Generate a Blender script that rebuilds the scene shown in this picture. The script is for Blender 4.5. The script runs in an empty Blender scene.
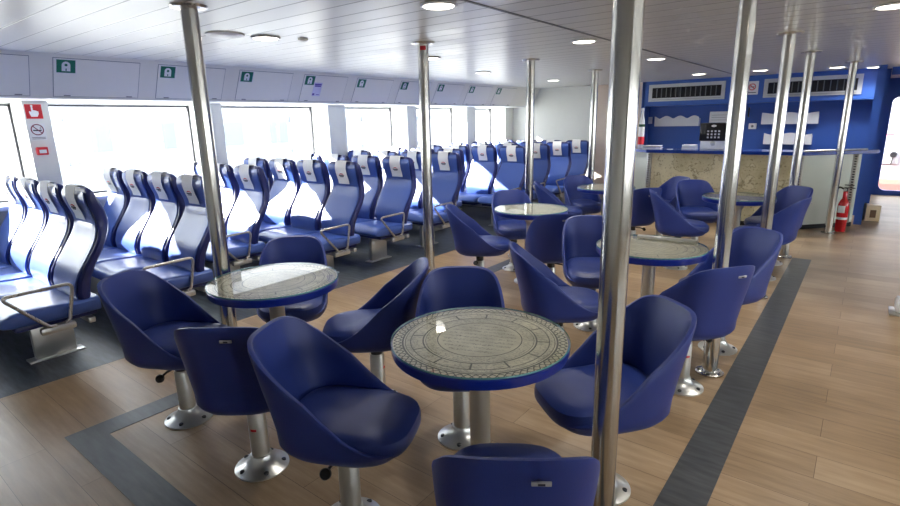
import bpy, bmesh, math, random
from mathutils import Vector, Matrix
random.seed(7)
PI = math.pi
SC = bpy.context.scene
COL = SC.collection

# ------------------------------------------------------------------ materials
def s2l(c):
    return tuple((x/12.92 if x <= .04045 else ((x+.055)/1.055)**2.4) for x in [v/255. for v in c])
def new_mat(name):
    m = bpy.data.materials.new(name); m.use_nodes = True
    nt = m.node_tree; b = nt.nodes['Principled BSDF']
    return m, nt, b
def sset(b, **k):
    for n, v in k.items():
        n = n.replace('_', ' ')
        if n in b.inputs: b.inputs[n].default_value = v
def N(nt, typ, **props):
    n = nt.nodes.new(typ)
    for k, v in props.items(): setattr(n, k, v)
    return n
def plain(name, rgb, rough=.5, metal=0., noise=.06, scale=8., bump=0., coat=0., spec=.5, emit=None, es=0.):
    """a procedural material: base colour varied a little by noise"""
    m, nt, b = new_mat(name)
    c = s2l(rgb)
    tc = N(nt, 'ShaderNodeTexCoord'); nz = N(nt, 'ShaderNodeTexNoise')
    nz.inputs['Scale'].default_value = scale; nz.inputs['Detail'].default_value = 3
    nt.links.new(tc.outputs['Object'], nz.inputs['Vector'])
    mx = N(nt, 'ShaderNodeMix', data_type='RGBA')
    mx.inputs[6].default_value = tuple(v*(1-noise) for v in c)+(1,)
    mx.inputs[7].default_value = tuple(min(1, v*(1+noise)) for v in c)+(1,)
    nt.links.new(nz.outputs['Fac'], mx.inputs[0]); nt.links.new(mx.outputs[2], b.inputs['Base Color'])
    sset(b, Roughness=rough, Metallic=metal)
    b.inputs['Specular IOR Level'].default_value = spec
    if coat: b.inputs['Coat Weight'].default_value = coat; b.inputs['Coat Roughness'].default_value = .08
    if bump:
        n2 = N(nt, 'ShaderNodeTexNoise'); n2.inputs['Scale'].default_value = 350; n2.inputs['Detail'].default_value = 2
        nt.links.new(tc.outputs['Object'], n2.inputs['Vector'])
        bp = N(nt, 'ShaderNodeBump'); bp.inputs['Strength'].default_value = bump; bp.inputs['Distance'].default_value = .002
        nt.links.new(n2.outputs['Fac'], bp.inputs['Height']); nt.links.new(bp.outputs['Normal'], b.inputs['Normal'])
    if emit is not None:
        b.inputs['Emission Color'].default_value = s2l(emit)+(1,); b.inputs['Emission Strength'].default_value = es
    return m
def glass_mat(name, tint=(1, 1, 1), fac=1.0, gloss_rough=.02, ior=1.45):
    """clear sheet glass: see-through with a fresnel reflection"""
    m, nt, b = new_mat(name); nt.nodes.remove(b)
    out = [n for n in nt.nodes if n.type == 'OUTPUT_MATERIAL'][0]
    tr = N(nt, 'ShaderNodeBsdfTransparent'); tr.inputs[0].default_value = tint+(1,)
    gl = N(nt, 'ShaderNodeBsdfGlossy'); gl.inputs['Roughness'].default_value = gloss_rough
    fr = N(nt, 'ShaderNodeLayerWeight'); fr.inputs['Blend'].default_value = .5
    pw = N(nt, 'ShaderNodeMath', operation='POWER'); pw.inputs[1].default_value = 4.; nt.links.new(fr.outputs['Facing'], pw.inputs[0])
    mu = N(nt, 'ShaderNodeMath', operation='MULTIPLY_ADD'); mu.inputs[1].default_value = fac; mu.inputs[2].default_value = .05
    mx = N(nt, 'ShaderNodeMixShader')
    L = nt.links.new
    L(pw.outputs[0], mu.inputs[0]); L(mu.outputs[0], mx.inputs[0]); L(tr.outputs[0], mx.inputs[1]); L(gl.outputs[0], mx.inputs[2]); L(mx.outputs[0], out.inputs[0])
    return m

def wood_floor():
    m, nt, b = new_mat('wood plank vinyl'); L = nt.links.new
    tc = N(nt, 'ShaderNodeTexCoord')
    br = N(nt, 'ShaderNodeTexBrick'); br.offset = .37; br.inputs['Scale'].default_value = 1
    br.inputs['Brick Width'].default_value = 1.25; br.inputs['Row Height'].default_value = .19
    br.inputs['Mortar Size'].default_value = .0012; br.inputs['Mortar Smooth'].default_value = .3
    br.inputs['Color1'].default_value = (0, 0, 0, 1); br.inputs['Color2'].default_value = (1, 1, 1, 1); br.inputs['Mortar'].default_value = (.3, .3, .3, 1)
    L(tc.outputs['Object'], br.inputs['Vector'])
    mp = N(nt, 'ShaderNodeMapping'); mp.inputs['Scale'].default_value = (1.3, 14, 1); L(tc.outputs['Object'], mp.inputs['Vector'])
    nz = N(nt, 'ShaderNodeTexNoise'); nz.inputs['Scale'].default_value = 2.2; nz.inputs['Detail'].default_value = 6; nz.inputs['Roughness'].default_value = .65; L(mp.outputs[0], nz.inputs['Vector'])
    cl = N(nt, 'ShaderNodeTexNoise'); cl.inputs['Scale'].default_value = 1.3; cl.inputs['Detail'].default_value = 3; L(tc.outputs['Object'], cl.inputs['Vector'])
    cr = N(nt, 'ShaderNodeValToRGB'); e = cr.color_ramp.elements
    e[0].position = .25; e[0].color = s2l((114, 92, 64))+(1,); e[1].position = .8; e[1].color = s2l((192, 168, 136))+(1,)
    x = cr.color_ramp.elements.new(.5); x.color = s2l((154, 128, 97))+(1,)
    a1 = N(nt, 'ShaderNodeMath', operation='MULTIPLY_ADD'); a1.inputs[1].default_value = .16; L(br.outputs['Color'], a1.inputs[0])
    a2 = N(nt, 'ShaderNodeMath', operation='MULTIPLY_ADD'); a2.inputs[1].default_value = .5; a2.inputs[2].default_value = -.07; L(cl.outputs['Fac'], a2.inputs[0])
    a3 = N(nt, 'ShaderNodeMath', operation='MULTIPLY_ADD'); a3.inputs[1].default_value = .5; L(nz.outputs['Fac'], a3.inputs[0]); L(a2.outputs[0], a3.inputs[2]); L(a3.outputs[0], a1.inputs[2])
    L(a1.outputs[0], cr.inputs[0])
    mx = N(nt, 'ShaderNodeMix', data_type='RGBA'); mx.inputs[7].default_value = s2l((80, 60, 40))+(1,); L(br.outputs['Fac'], mx.inputs[0]); L(cr.outputs[0], mx.inputs[6])
    L(mx.outputs[2], b.inputs['Base Color'])
    rr = N(nt, 'ShaderNodeMapRange'); rr.inputs[3].default_value = .28; rr.inputs[4].default_value = .5; L(nz.outputs['Fac'], rr.inputs[0]); L(rr.outputs[0], b.inputs['Roughness'])
    b.inputs['Specular IOR Level'].default_value = .45
    return m
def grey_floor(name, c1, c2, rough=.4):
    m, nt, b = new_mat(name); L = nt.links.new
    tc = N(nt, 'ShaderNodeTexCoord'); mp = N(nt, 'ShaderNodeMapping'); mp.inputs['Scale'].default_value = (2, 12, 1); L(tc.outputs['Object'], mp.inputs['Vector'])
    nz = N(nt, 'ShaderNodeTexNoise'); nz.inputs['Scale'].default_value = 3; nz.inputs['Detail'].default_value = 5; L(mp.outputs[0], nz.inputs['Vector'])
    cr = N(nt, 'ShaderNodeValToRGB'); e = cr.color_ramp.elements; e[0].position = .3; e[0].color = s2l(c1)+(1,); e[1].position = .75; e[1].color = s2l(c2)+(1,)
    L(nz.outputs['Fac'], cr.inputs[0]); L(cr.outputs[0], b.inputs['Base Color']); b.inputs['Roughness'].default_value = rough
    return m
def plank_ceiling():
    m, nt, b = new_mat('ceiling planks'); L = nt.links.new
    tc = N(nt, 'ShaderNodeTexCoord'); sp = N(nt, 'ShaderNodeSeparateXYZ'); L(tc.outputs['Object'], sp.inputs[0])
    a = N(nt, 'ShaderNodeMath', operation='MULTIPLY_ADD'); a.inputs[1].default_value = 5.15; a.inputs[2].default_value = 40.60; L(sp.outputs[1], a.inputs[0])
    f = N(nt, 'ShaderNodeMath', operation='FRACT'); L(a.outputs[0], f.inputs[0])
    fl = N(nt, 'ShaderNodeMath', operation='FLOOR'); L(a.outputs[0], fl.inputs[0])
    wn = N(nt, 'ShaderNodeTexWhiteNoise', noise_dimensions='1D'); L(fl.outputs[0], wn.inputs['W'])
    cr = N(nt, 'ShaderNodeValToRGB'); e = cr.color_ramp.elements
    e[0].position = 0; e[0].color = (.22, .22, .22, 1); e[1].position = .06; e[1].color = (.95, .95, .95, 1)
    x = cr.color_ramp.elements.new(.035); x.color = (.35, .35, .35, 1); x = cr.color_ramp.elements.new(.97); x.color = (.93, .93, .93, 1); x = cr.color_ramp.elements.new(.99); x.color = (1, 1, 1, 1)
    L(f.outputs[0], cr.inputs[0])
    mx = N(nt, 'ShaderNodeMix', data_type='RGBA', blend_type='MULTIPLY'); mx.inputs[0].default_value = 1; mx.inputs[6].default_value = s2l((214, 214, 210))+(1,); L(cr.outputs[0], mx.inputs[7])
    L(mx.outputs[2], b.inputs['Base Color'])
    bp = N(nt, 'ShaderNodeBump'); bp.inputs['Strength'].default_value = .6; bp.inputs['Distance'].default_value = .006; L(cr.outputs[0], bp.inputs['Height']); L(bp.outputs[0], b.inputs['Normal'])
    r = N(nt, 'ShaderNodeMapRange'); r.inputs[3].default_value = .30; r.inputs[4].default_value = .34; L(wn.outputs[0], r.inputs[0]); L(r.outputs[0], b.inputs['Roughness'])
    return m
def steel_mat(name='polished steel', rgb=(205, 203, 198), rough=.16):
    m, nt, b = new_mat(name); L = nt.links.new
    tc = N(nt, 'ShaderNodeTexCoord'); mp = N(nt, 'ShaderNodeMapping'); mp.inputs['Scale'].default_value = (60, 60, 1.2); L(tc.outputs['Object'], mp.inputs['Vector'])
    nz = N(nt, 'ShaderNodeTexNoise'); nz.inputs['Scale'].default_value = 3; nz.inputs['Detail'].default_value = 3; L(mp.outputs[0], nz.inputs['Vector'])
    b.inputs['Base Color'].default_value = s2l(rgb)+(1,); b.inputs['Metallic'].default_value = 1
    r = N(nt, 'ShaderNodeMapRange'); r.inputs[3].default_value = rough*.7; r.inputs[4].default_value = rough*1.5; L(nz.outputs['Fac'], r.inputs[0]); L(r.outputs[0], b.inputs['Roughness'])
    return m
def table_print():
    """beige engraved-looking disc: braided ring, rings and faint lettering-like rows, all from the object's own coordinates"""
    m, nt, b = new_mat('engraved table print'); L = nt.links.new
    def M(op, a=None, b2=None, c=None, **k):
        n = N(nt, 'ShaderNodeMath', operation=op)
        for i, v in enumerate((a, b2, c)):
            if v is None: continue
            if isinstance(v, (int, float)): n.inputs[i].default_value = v
            else: L(v, n.inputs[i])
        return n.outputs[0]
    tc = N(nt, 'ShaderNodeTexCoord'); sp = N(nt, 'ShaderNodeSeparateXYZ'); L(tc.outputs['Object'], sp.inputs[0])
    x, y = sp.outputs[0], sp.outputs[1]
    r = M('SQRT', M('ADD', M('MULTIPLY', x, x), M('MULTIPLY', y, y)))
    th = M('ARCTAN2', y, x)
    def ring(r0, w):   # 1 on the line
        return M('LESS_THAN', M('ABSOLUTE', M('SUBTRACT', r, r0)), w)
    dark = ring(.332, .0022)
    for r0, w in ((.292, .0035), (.282, .0015), (.262, .002), (.215, .003), (.205, .0012), (.160, .0022)):
        dark = M('MAXIMUM', dark, ring(r0, w))
    # braid between .295 and .33
    for ph in (0, PI):
        wv = M('SINE', M('MULTIPLY_ADD', th, 36, ph))
        line = M('ABSOLUTE', M('SUBTRACT', r, M('MULTIPLY_ADD', wv, .0125, .312)))
        dark = M('MAXIMUM', dark, M('LESS_THAN', line, .0035))
    # ticks between .215 and .262, segments
    tick = M('MULTIPLY', M('GREATER_THAN', M('SINE', M('MULTIPLY', th, 12)), .985), M('MULTIPLY', M('GREATER_THAN', r, .215), M('LESS_THAN', r, .262)))
    dark = M('MAXIMUM', dark, tick)
    # small glyph-like marks
    def marks(rmin, rmax, sc):
        mp = N(nt, 'ShaderNodeMapping'); mp.inputs['Scale'].default_value = (sc, sc*1.6, 1); L(tc.outputs['Object'], mp.inputs['Vector'])
        nz = N(nt, 'ShaderNodeTexNoise'); nz.inputs['Scale'].default_value = 1; nz.inputs['Detail'].default_value = 2; L(mp.outputs[0], nz.inputs['Vector'])
        g = M('LESS_THAN', M('ABSOLUTE', M('SUBTRACT', nz.outputs['Fac'], .5)), .035)
        return M('MULTIPLY', g, M('MULTIPLY', M('GREATER_THAN', r, rmin), M('LESS_THAN', r, rmax)))
    rows = M('GREATER_THAN', M('SINE', M('MULTIPLY', y, 210)), .1)
    centre = M('MULTIPLY', marks(0, .14, 90), rows)
    dark = M('MAXIMUM', dark, M('MULTIPLY', centre, .8))
    dark = M('MAXIMUM', dark, M('MULTIPLY', marks(.165, .203, 60), .5))
    dark = M('MAXIMUM', dark, M('MULTIPLY', marks(.22, .28, 42), .45))
    big = N(nt, 'ShaderNodeTexNoise'); big.inputs['Scale'].default_value = 9; big.inputs['Detail'].default_value = 4; L(tc.outputs['Object'], big.inputs['Vector'])
    cr = N(nt, 'ShaderNodeValToRGB'); e = cr.color_ramp.elements; e[0].position = .3; e[0].color = s2l((178, 170, 146))+(1,); e[1].position = .7; e[1].color = s2l((222, 214, 190))+(1,); L(big.outputs['Fac'], cr.inputs[0])
    mx = N(nt, 'ShaderNodeMix', data_type='RGBA'); mx.inputs[7].default_value = s2l((60, 58, 52))+(1,); L(cr.outputs[0], mx.inputs[6])
    fm = M('MULTIPLY', dark, .95); L(fm, mx.inputs[0]); L(mx.outputs[2], b.inputs['Base Color']); b.inputs['Roughness'].default_value = .5
    return m
def map_print():
    m, nt, b = new_mat('sepia chart print'); L = nt.links.new
    tc = N(nt, 'ShaderNodeTexCoord')
    a = N(nt, 'ShaderNodeTexNoise'); a.inputs['Scale'].default_value = 3.2; a.inputs['Detail'].default_value = 8; L(tc.outputs['Object'], a.inputs['Vector'])
    v = N(nt, 'ShaderNodeTexVoronoi', feature='DISTANCE_TO_EDGE'); v.inputs['Scale'].default_value = 7; L(tc.outputs['Object'], v.inputs['Vector'])
    s = N(nt, 'ShaderNodeTexNoise'); s.inputs['Scale'].default_value = 40; s.inputs['Detail'].default_value = 2; L(tc.outputs['Object'], s.inputs['Vector'])
    cr = N(nt, 'ShaderNodeValToRGB'); e = cr.color_ramp.elements; e[0].position = .3; e[0].color = s2l((176, 166, 134))+(1,); e[1].position = .72; e[1].color = s2l((226, 218, 188))+(1,)
    x = cr.color_ramp.elements.new(.495); x.color = s2l((202, 193, 160))+(1,); x = cr.color_ramp.elements.new(.5); x.color = s2l((138, 126, 98))+(1,); x = cr.color_ramp.elements.new(.515); x.color = s2l((210, 202, 172))+(1,)
    L(a.outputs['Fac'], cr.inputs[0])
    c2 = N(nt, 'ShaderNodeValToRGB'); e = c2.color_ramp.elements; e[0].position = .62; e[0].color = (1, 1, 1, 1); e[1].position = .68; e[1].color = (.45, .42, .36, 1); L(s.outputs['Fac'], c2.inputs[0])
    mx = N(nt, 'ShaderNodeMix', data_type='RGBA', blend_type='MULTIPLY'); mx.inputs[0].default_value = .8; L(cr.outputs[0], mx.inputs[6]); L(c2.outputs[0], mx.inputs[7])
    c3 = N(nt, 'ShaderNodeValToRGB'); e = c3.color_ramp.elements; e[0].position = .0; e[0].color = (.6, .58, .5, 1); e[1].position = .02; e[1].color = (1, 1, 1, 1); L(v.outputs['Distance'], c3.inputs[0])
    m2 = N(nt, 'ShaderNodeMix', data_type='RGBA', blend_type='MULTIPLY'); m2.inputs[0].default_value = .35; L(mx.outputs[2], m2.inputs[6]); L(c3.outputs[0], m2.inputs[7])
    L(m2.outputs[2], b.inputs['Base Color']); b.inputs['Roughness'].default_value = .35
    return m

MT = dict(
    wood=wood_floor(),
    grey=grey_floor('dark grey vinyl', (44, 50, 58), (84, 92, 102), .42),
    strip=grey_floor('charcoal vinyl strip', (48, 50, 52), (78, 80, 82), .42),
    ceil=plank_ceiling(),
    seam=plain('ceiling seam', (110, 112, 114), .5),
    panel=plain('grey blue side panel', (236, 235, 228), .4, noise=.03),
    panel2=plain('hatch panel', (240, 239, 233), .35, noise=.02),
    gap=plain('hatch shadow gap', (120, 126, 138), .6),
    wallw=plain('white wall laminate', (224, 225, 220), .35, noise=.03),
    beige=plain('beige wall laminate', (214, 198, 186), .4, noise=.04),
    white=plain('white enamel', (232, 234, 236), .35, noise=.02),
    gasket=plain('black rubber gasket', (62, 62, 68), .6),
    blue=plain('royal blue wall paint', (48, 84, 164), .38, noise=.05),
    blue_l=plain('royal blue soffit', (58, 100, 182), .38, noise=.05),
    counter=plain('blue counter laminate', (32, 60, 144), .2, noise=.05, coat=.4),
    tub=plain('navy blue leatherette', (36, 55, 128), .42, noise=.10, scale=5, bump=.35),
    tubseat=plain('navy blue cushion leatherette', (38, 57, 126), .38, noise=.12, scale=6, bump=.35),
    coach=plain('sunlit blue seat leather', (66, 94, 168), .36, noise=.08, scale=5, bump=.15, coat=.12),  # lighter tone for seat fronts: the sun on them is in the colour
    coach_shade=plain('shaded navy seat shell', (26, 36, 98), .36, noise=.08, scale=5),  # darker tone for the seat sides: their shade is in the colour
    cloth=plain('white headrest cloth', (236, 236, 236), .85, noise=.03, scale=30),
    red=plain('red print', (206, 30, 44), .5), ink=plain('dark ink', (48, 50, 62), .6),
    steel=steel_mat(), steel_t=steel_mat('satin steel tube', (196, 192, 184), .27),
    alu=plain('brushed aluminium', (206, 206, 202), .32, metal=.85, noise=.05, scale=20),
    bolt=plain('dark bolt head', (70, 72, 76), .35, metal=.8),
    black=plain('black plastic', (18, 18, 20), .35), tedge=plain('blue table edge', (22, 44, 140), .28, noise=.06, coat=.3),
    tprint=table_print(), mprint=map_print(),
    green=plain('green sign', (0, 112, 84), .45), teal=plain('teal sign', (24, 100, 112), .45),
    paper=plain('white paper', (226, 228, 230), .7), lilac=plain('lilac notice', (206, 206, 236), .7), purple=plain('purple print', (96, 80, 170), .6),
    grill=plain('pale grey grille frame', (190, 194, 196), .4, metal=.3), dark=plain('dark duct', (22, 24, 28), .7), vane=plain('grille vane', (112, 116, 118), .4, metal=.4),
    rack=plain('pale rack plastic', (206, 210, 220), .45), extred=plain('extinguisher red', (196, 22, 34), .25, coat=.5),
    card=plain('tan cardboard', (222, 198, 160), .75), brown=plain('brown print', (110, 78, 52), .7), greenp=plain('dark green print', (40, 84, 60), .6), silver=plain('silver badge', (190, 192, 196), .4, metal=.4),
    glass=glass_mat('table glass', (.97, 1, .99), 1.0), wglass=glass_mat('window glass', (.97, .98, .98), .8), gedge=plain('green glass edge', (96, 150, 150), .15),
    lamp=plain('lit lamp lens', (255, 250, 240), .4, emit=(255, 246, 232), es=9.),
    quay=plain('pale concrete quay', (170, 168, 164), .9, scale=.4), ext=plain('pale exterior paint', (138, 139, 142), .8, scale=.7), extd=plain('exterior grey structure', (101, 104, 109), .8, scale=.7),
    extb=plain('white exterior bulkhead', (150, 148, 150), .7, scale=1), deckr=plain('red brown deck', (118, 66, 52), .8), greyp=plain('grey plastic', (120, 122, 126), .5),
)

# ------------------------------------------------------------------ mesh helpers
class MB:
    def __init__(s): s.bm = bmesh.new(); s.mi = 0
    def _tagf(s, fs):
        for f in fs: f.material_index = s.mi
    def box(s, x0, x1, y0, y1, z0, z1, bev=0., M=None, seg=2):
        r = bmesh.ops.create_cube(s.bm, size=1); vs = r['verts']
        for v in vs: v.co = Vector(((x0+x1)/2+v.co.x*(x1-x0), (y0+y1)/2+v.co.y*(y1-y0), (z0+z1)/2+v.co.z*(z1-z0)))
        if bev:
            es = list({e for v in vs for e in v.link_edges})
            r = bmesh.ops.bevel(s.bm, geom=es, offset=bev, segments=seg, affect='EDGES', profile=.5)
            vs = list({v for f in r['faces'] for v in f.verts} | {v for v in vs if v.is_valid})
        if M is not None:
            for v in vs: v.co = M @ v.co
        s._tagf({f for v in vs for f in v.link_faces}); return s
    def rings(s, rings, cap0=True, cap1=True, closed=True, M=None):
        """loft a list of equal-length point rings"""
        V = [[s.bm.verts.new((M @ Vector(p)) if M is not None else Vector(p)) for p in r] for r in rings]
        n = len(V[0]); fs = []
        for a, b in zip(V[:-1], V[1:]):
            for i in range(n if closed else n-1):
                j = (i+1) % n
                fs.append(s.bm.faces.new((a[i], a[j], b[j], b[i])))
        if cap0: fs.append(s.bm.faces.new(list(reversed(V[0]))))
        if cap1: fs.append(s.bm.faces.new(V[-1]))
        s._tagf(fs); return s
    def lathe(s, prof, n=32, cx=0, cy=0, M=None, cap0=True, cap1=True):
        return s.rings([[(cx+r*math.cos(2*PI*i/n), cy+r*math.sin(2*PI*i/n), z) for i in range(n)] for r, z in prof], cap0, cap1, True, M)
    def tube(s, pts, r, n=12, closed=False, fillet=0., M=None):
        pts = [Vector(p) for p in pts]
        if fillet:
            out = []; m = len(pts)
            for i, p in enumerate(pts):
                if not closed and i in (0, m-1): out.append(p); continue
                a = (pts[i-1]-p); b = (pts[(i+1) % m]-p); d = min(fillet, a.length*.45, b.length*.45)
                A = p+a.normalized()*d; B = p+b.normalized()*d
                for k in range(6):
                    t = k/5; out.append(A*(1-t)**2+p*2*t*(1-t)+B*t*t)
            pts = out
        m = len(pts); R = []
        up = None
        for i, p in enumerate(pts):
            if closed: t = pts[(i+1) % m]-pts[i-1]
            else: t = pts[min(i+1, m-1)]-pts[max(i-1, 0)]
            t.normalize()
            if up is None: up = t.orthogonal().normalized()
            up = (up-t*up.dot(t)).normalized(); w = t.cross(up)
            R.append([p+up*r*math.cos(2*PI*k/n)+w*r*math.sin(2*PI*k/n) for k in range(n)])
        if closed: R.append(R[0][:]); s.rings(R, False, False, True, M); bmesh.ops.remove_doubles(s.bm, verts=s.bm.verts[:], dist=1e-6); return s
        return s.rings(R, True, True, True, M)
    def prism(s, pts, z0, z1, M=None):
        return s.rings([[(p[0], p[1], z0) for p in pts], [(p[0], p[1], z1) for p in pts]], True, True, True, M)
    def mat(s, i): s.mi = i; return s
    def done(s, name, mats, parent=None, smooth=True, loc=None):
        bmesh.ops.recalc_face_normals(s.bm, faces=s.bm.faces[:])
        me = bpy.data.meshes.new(name); s.bm.to_mesh(me); s.bm.free()
        for m in (mats if isinstance(mats, (list, tuple)) else [mats]): me.materials.append(m)
        if smooth:
            for p in me.polygons: p.use_smooth = True
            me.set_sharp_from_angle(angle=math.radians(38))
        o = bpy.data.objects.new(name, me); COL.objects.link(o)
        if parent is not None: o.parent = parent
        if loc is not None: o.location = loc
        return o
def tag(o, label=None, cat=None, group=None, kind=None):
    for k, v in (('label', label), ('category', cat), ('group', group), ('kind', kind)):
        if v: o[k] = v
    return o
def empty(name, loc=(0, 0, 0), rz=0., label=None, cat=None, group=None):
    o = bpy.data.objects.new(name, None); o.empty_display_size = .1; COL.objects.link(o)
    o.location = loc; o.rotation_euler = (0, 0, rz); return tag(o, label, cat, group)
def kids(o): return [c for c in KIDS.get(o.name, [])]
def copy_tree(o, parent=None):
    c = o.copy(); COL.objects.link(c)
    if parent is not None: c.parent = parent
    for ch in list(o.children): copy_tree(ch, c)
    return c
def struct(mb, name, mats, smooth=False, label=None):
    o = mb.done(name, mats, smooth=smooth); o['kind'] = 'structure'
    if label: o['label'] = label
    return o
def supel(a, b, n, N_, y0=0., x0=0.):
    out = []
    for i in range(N_):
        t = 2*PI*i/N_; c, s_ = math.cos(t), math.sin(t)
        out.append((x0+a*math.copysign(abs(c)**(2/n), c), y0+b*math.copysign(abs(s_)**(2/n), s_)))
    return out
def interp(tab, x):
    """smooth Catmull-Rom reading of a table"""
    if x <= tab[0][0]: return tab[0][1]
    for k in range(len(tab)-1):
        if x <= tab[k+1][0]:
            (a, va), (b, vb) = tab[k], tab[k+1]
            p = tab[k-1] if k else (2*a-b, va); q = tab[k+2] if k+2 < len(tab) else (2*b-a, vb)
            ma = (vb-p[1])/(b-p[0])*(b-a); mb_ = (q[1]-va)/(q[0]-a)*(b-a); t = (x-a)/(b-a)
            return (2*t**3-3*t*t+1)*va+(t**3-2*t*t+t)*ma+(-2*t**3+3*t*t)*vb+(t**3-t*t)*mb_
    return tab[-1][1]

# ------------------------------------------------------------------ camera
cam_d = bpy.data.cameras.new('camera'); cam = bpy.data.objects.new('camera', cam_d); COL.objects.link(cam)
cam_d.sensor_width = 36; cam_d.lens = 529.58/900*36; cam_d.clip_start = .05; cam_d.clip_end = 400
Rm = Matrix(((0.790458, -0.131409, 0.598253), (0.612169, 0.202338, -0.764400), (-0.020601, 0.970459, 0.240385)))
cam.matrix_world = Matrix.Translation((0, 0, 1.5)) @ Rm.to_4x4()
SC.camera = cam

CZ = 2.10          # ceiling
XW = -6.25         # outer left wall
XP = -5.90         # face of the piers
# ------------------------------------------------------------------ shell
def quad(x0, x1, y0, y1, z0, z1): return MB().box(x0, x1, y0, y1, z0, z1)
YN, YF = -2.6, 12.8
XR = 4.6
struct(quad(-3.78, XR, YN, YF, -.06, 0), 'floor', MT['wood'])
struct(quad(XW, -3.78, YN, YF, -.06, 0.001), 'floor.001', MT['grey'])
# charcoal strips let into the wood
struct(quad(-.49, -.32, .66, 6.62, 0, .0025), 'trim_1', MT['strip'])
struct(quad(-3.0, -2.85, .81, 9.0, 0, .0025), 'trim_2', MT['strip'])
struct(quad(-3.0, -.49, .66, .81, 0, .0025), 'trim_3', MT['strip'])
struct(quad(XW-.1, XR+.1, YN, YF+.1, CZ, CZ+.08), 'ceiling', MT['ceil'])
struct(quad(-1.735, -1.715, YN, 9.65, CZ-.004, CZ), 'trim_4', MT['seam'])
# left wall: sill wall, lintel, piers, one unseen bay filled in against the sun
struct(quad(XW-.12, XW, YN, 9.75, 0, .86).box(XW-.12, XW, YN, 9.75, 1.74, CZ), 'wall_left', MT['wallw'])
YN = -2.6
piers = [(YN, -1.6), (-1.5, .06), (1.51, 1.70), (3.16, 3.36), (4.90, 5.21), (6.50, 6.73), (8.13, 8.40), (9.45, 9.75)]  # second entry is an unseen window bay made solid to block a sun patch
for k, (a, b) in enumerate(piers):
    struct(quad(XW-.12, XP, a, b, 0, 1.76), 'trim_%d' % (10+k), MT['wallw'], label='pale grey window pier or filled-in bay')
# windows: frame + pane
edges = [YN]+[v for p in piers for v in p]
for k in range(len(piers)-1):
    a, b = piers[k][1], piers[k+1][0]
    fr = MB()
    w = .018
    fr.box(XW-.04, XW-.002, a, b, .86, .86+w).box(XW-.04, XW-.002, a, b, 1.74-w, 1.74).box(XW-.04, XW-.002, a, a+w, .86, 1.74).box(XW-.04, XW-.002, b-w, b, .86, 1.74)
    f = struct(fr, 'window_%d' % (k+1), MT['gasket'])
    MB().box(XW-.03, XW-.024, a+w, b-w, .86+w, 1.74-w).done('pane', MT['wglass'], f, smooth=False)
    struct(MB().box(XW, XP-.02, a, b, .82, .86, .005), 'trim_%d' % (30+k), MT['white'])
# sloped side panel under the ceiling (carries the locker hatches)
Tp, Bp = Vector((-5.28, 0, CZ)), Vector((-5.46, 0, 1.768))
pm = MB().prism([(-5.46, 1.768), (-5.28, CZ), (XW, CZ), (XW, 1.768)], 0, 1, Matrix(((1, 0, 0, 0), (0, 0, 9.75-YN, YN), (0, 1, 0, 0), (0, 0, 0, 1))))
struct(pm, 'trim_5', MT['panel'], label='sloped grey blue panel above the windows')
struct(quad(XW, -5.45, YN, 9.75, 1.755, 1.770), 'trim_6', MT['white'])
# near, far, right walls
struct(quad(XW-.1, XR+.1, YN-.1, YN, 0, CZ), 'wall_back', MT['wallw'])
wr = MB()
rw = [(YN, -1.2), (0.2, .6), (2.1, 2.5), (4.0, 4.4), (5.9, 6.3), (7.8, 8.2), (9.7, 10.1), (11.6, YF)]
for a, b in rw: wr.box(XR, XR+.12, a, b, 0, CZ)
wr.box(XR, XR+.12, YN, YF, 0, .8).box(XR, XR+.12, YN, YF, 1.74, CZ)
struct(wr, 'wall_right', MT['wallw'])
for k in range(len(rw)-1):
    a, b = rw[k][1], rw[k+1][0]; w = .035
    f = struct(MB().box(XR+.02, XR+.06, a, b, .8, .8+w).box(XR+.02, XR+.06, a, b, 1.74-w, 1.74).box(XR+.02, XR+.06, a, a+w, .8, 1.74).box(XR+.02, XR+.06, b-w, b, .8, 1.74), 'window_%d' % (20+k), MT['gasket'])
    MB().box(XR+.035, XR+.041, a+w, b-w, .8+w, 1.74-w).done('pane', MT['wglass'], f, smooth=False)
# far end: white bulkhead, beige return, bar back wall, passage with glazed door
struct(quad(XW, -4.22, 9.75, 9.85, 0, CZ), 'wall_front', MT['wallw'])
struct(quad(-4.22, -3.25, 9.76, 9.86, 0, CZ), 'wall_front.001', MT['beige'])
struct(quad(-3.35, .12, 10.0, 10.1, 0, CZ).box(-3.25, -3.2, 9.7, 10.0, 0, CZ), 'wall_front.002', MT['blue'])
struct(quad(-3.22, -.02, 9.7, 10.0, 1.69, CZ), 'trim_7', MT['blue_l'], label='blue soffit over the bar')
struct(quad(-.03, .06, 9.15, YF, 0, CZ).box(.06, .13, YF-.05, YF+.1, 0, CZ), 'wall_front.003', MT['blue'])
struct(quad(.12, 3.0, 9.7, 9.8, 2.0, CZ), 'trim_8', MT['blue'], label='blue header over the passage')
struct(quad(3.0, 3.12, 9.7, YF, 0, CZ).box(3.12, XR, 9.7, 9.8, 0, CZ), 'wall_front.004', MT['blue'])
struct(quad(.12, .17, YF, YF+.1, 0, CZ).box(1.5, 3.12, YF, YF+.1, 0, CZ).box(.12, 1.5, YF, YF+.1, 1.86, CZ), 'wall_front.005', MT['blue'])
dr = MB()
def round_rect(x0, x1, y0, y1, r, n=6):
    out = []
    for cx, cy, a0 in ((x1-r, y0+r, -90), (x1-r, y1-r, 0), (x0+r, y1-r, 90), (x0+r, y0+r, 180)):
        for i in range(n+1):
            a = math.radians(a0+90*i/n); out.append((cx+r*math.cos(a), cy+r*math.sin(a)))
    return out
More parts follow.
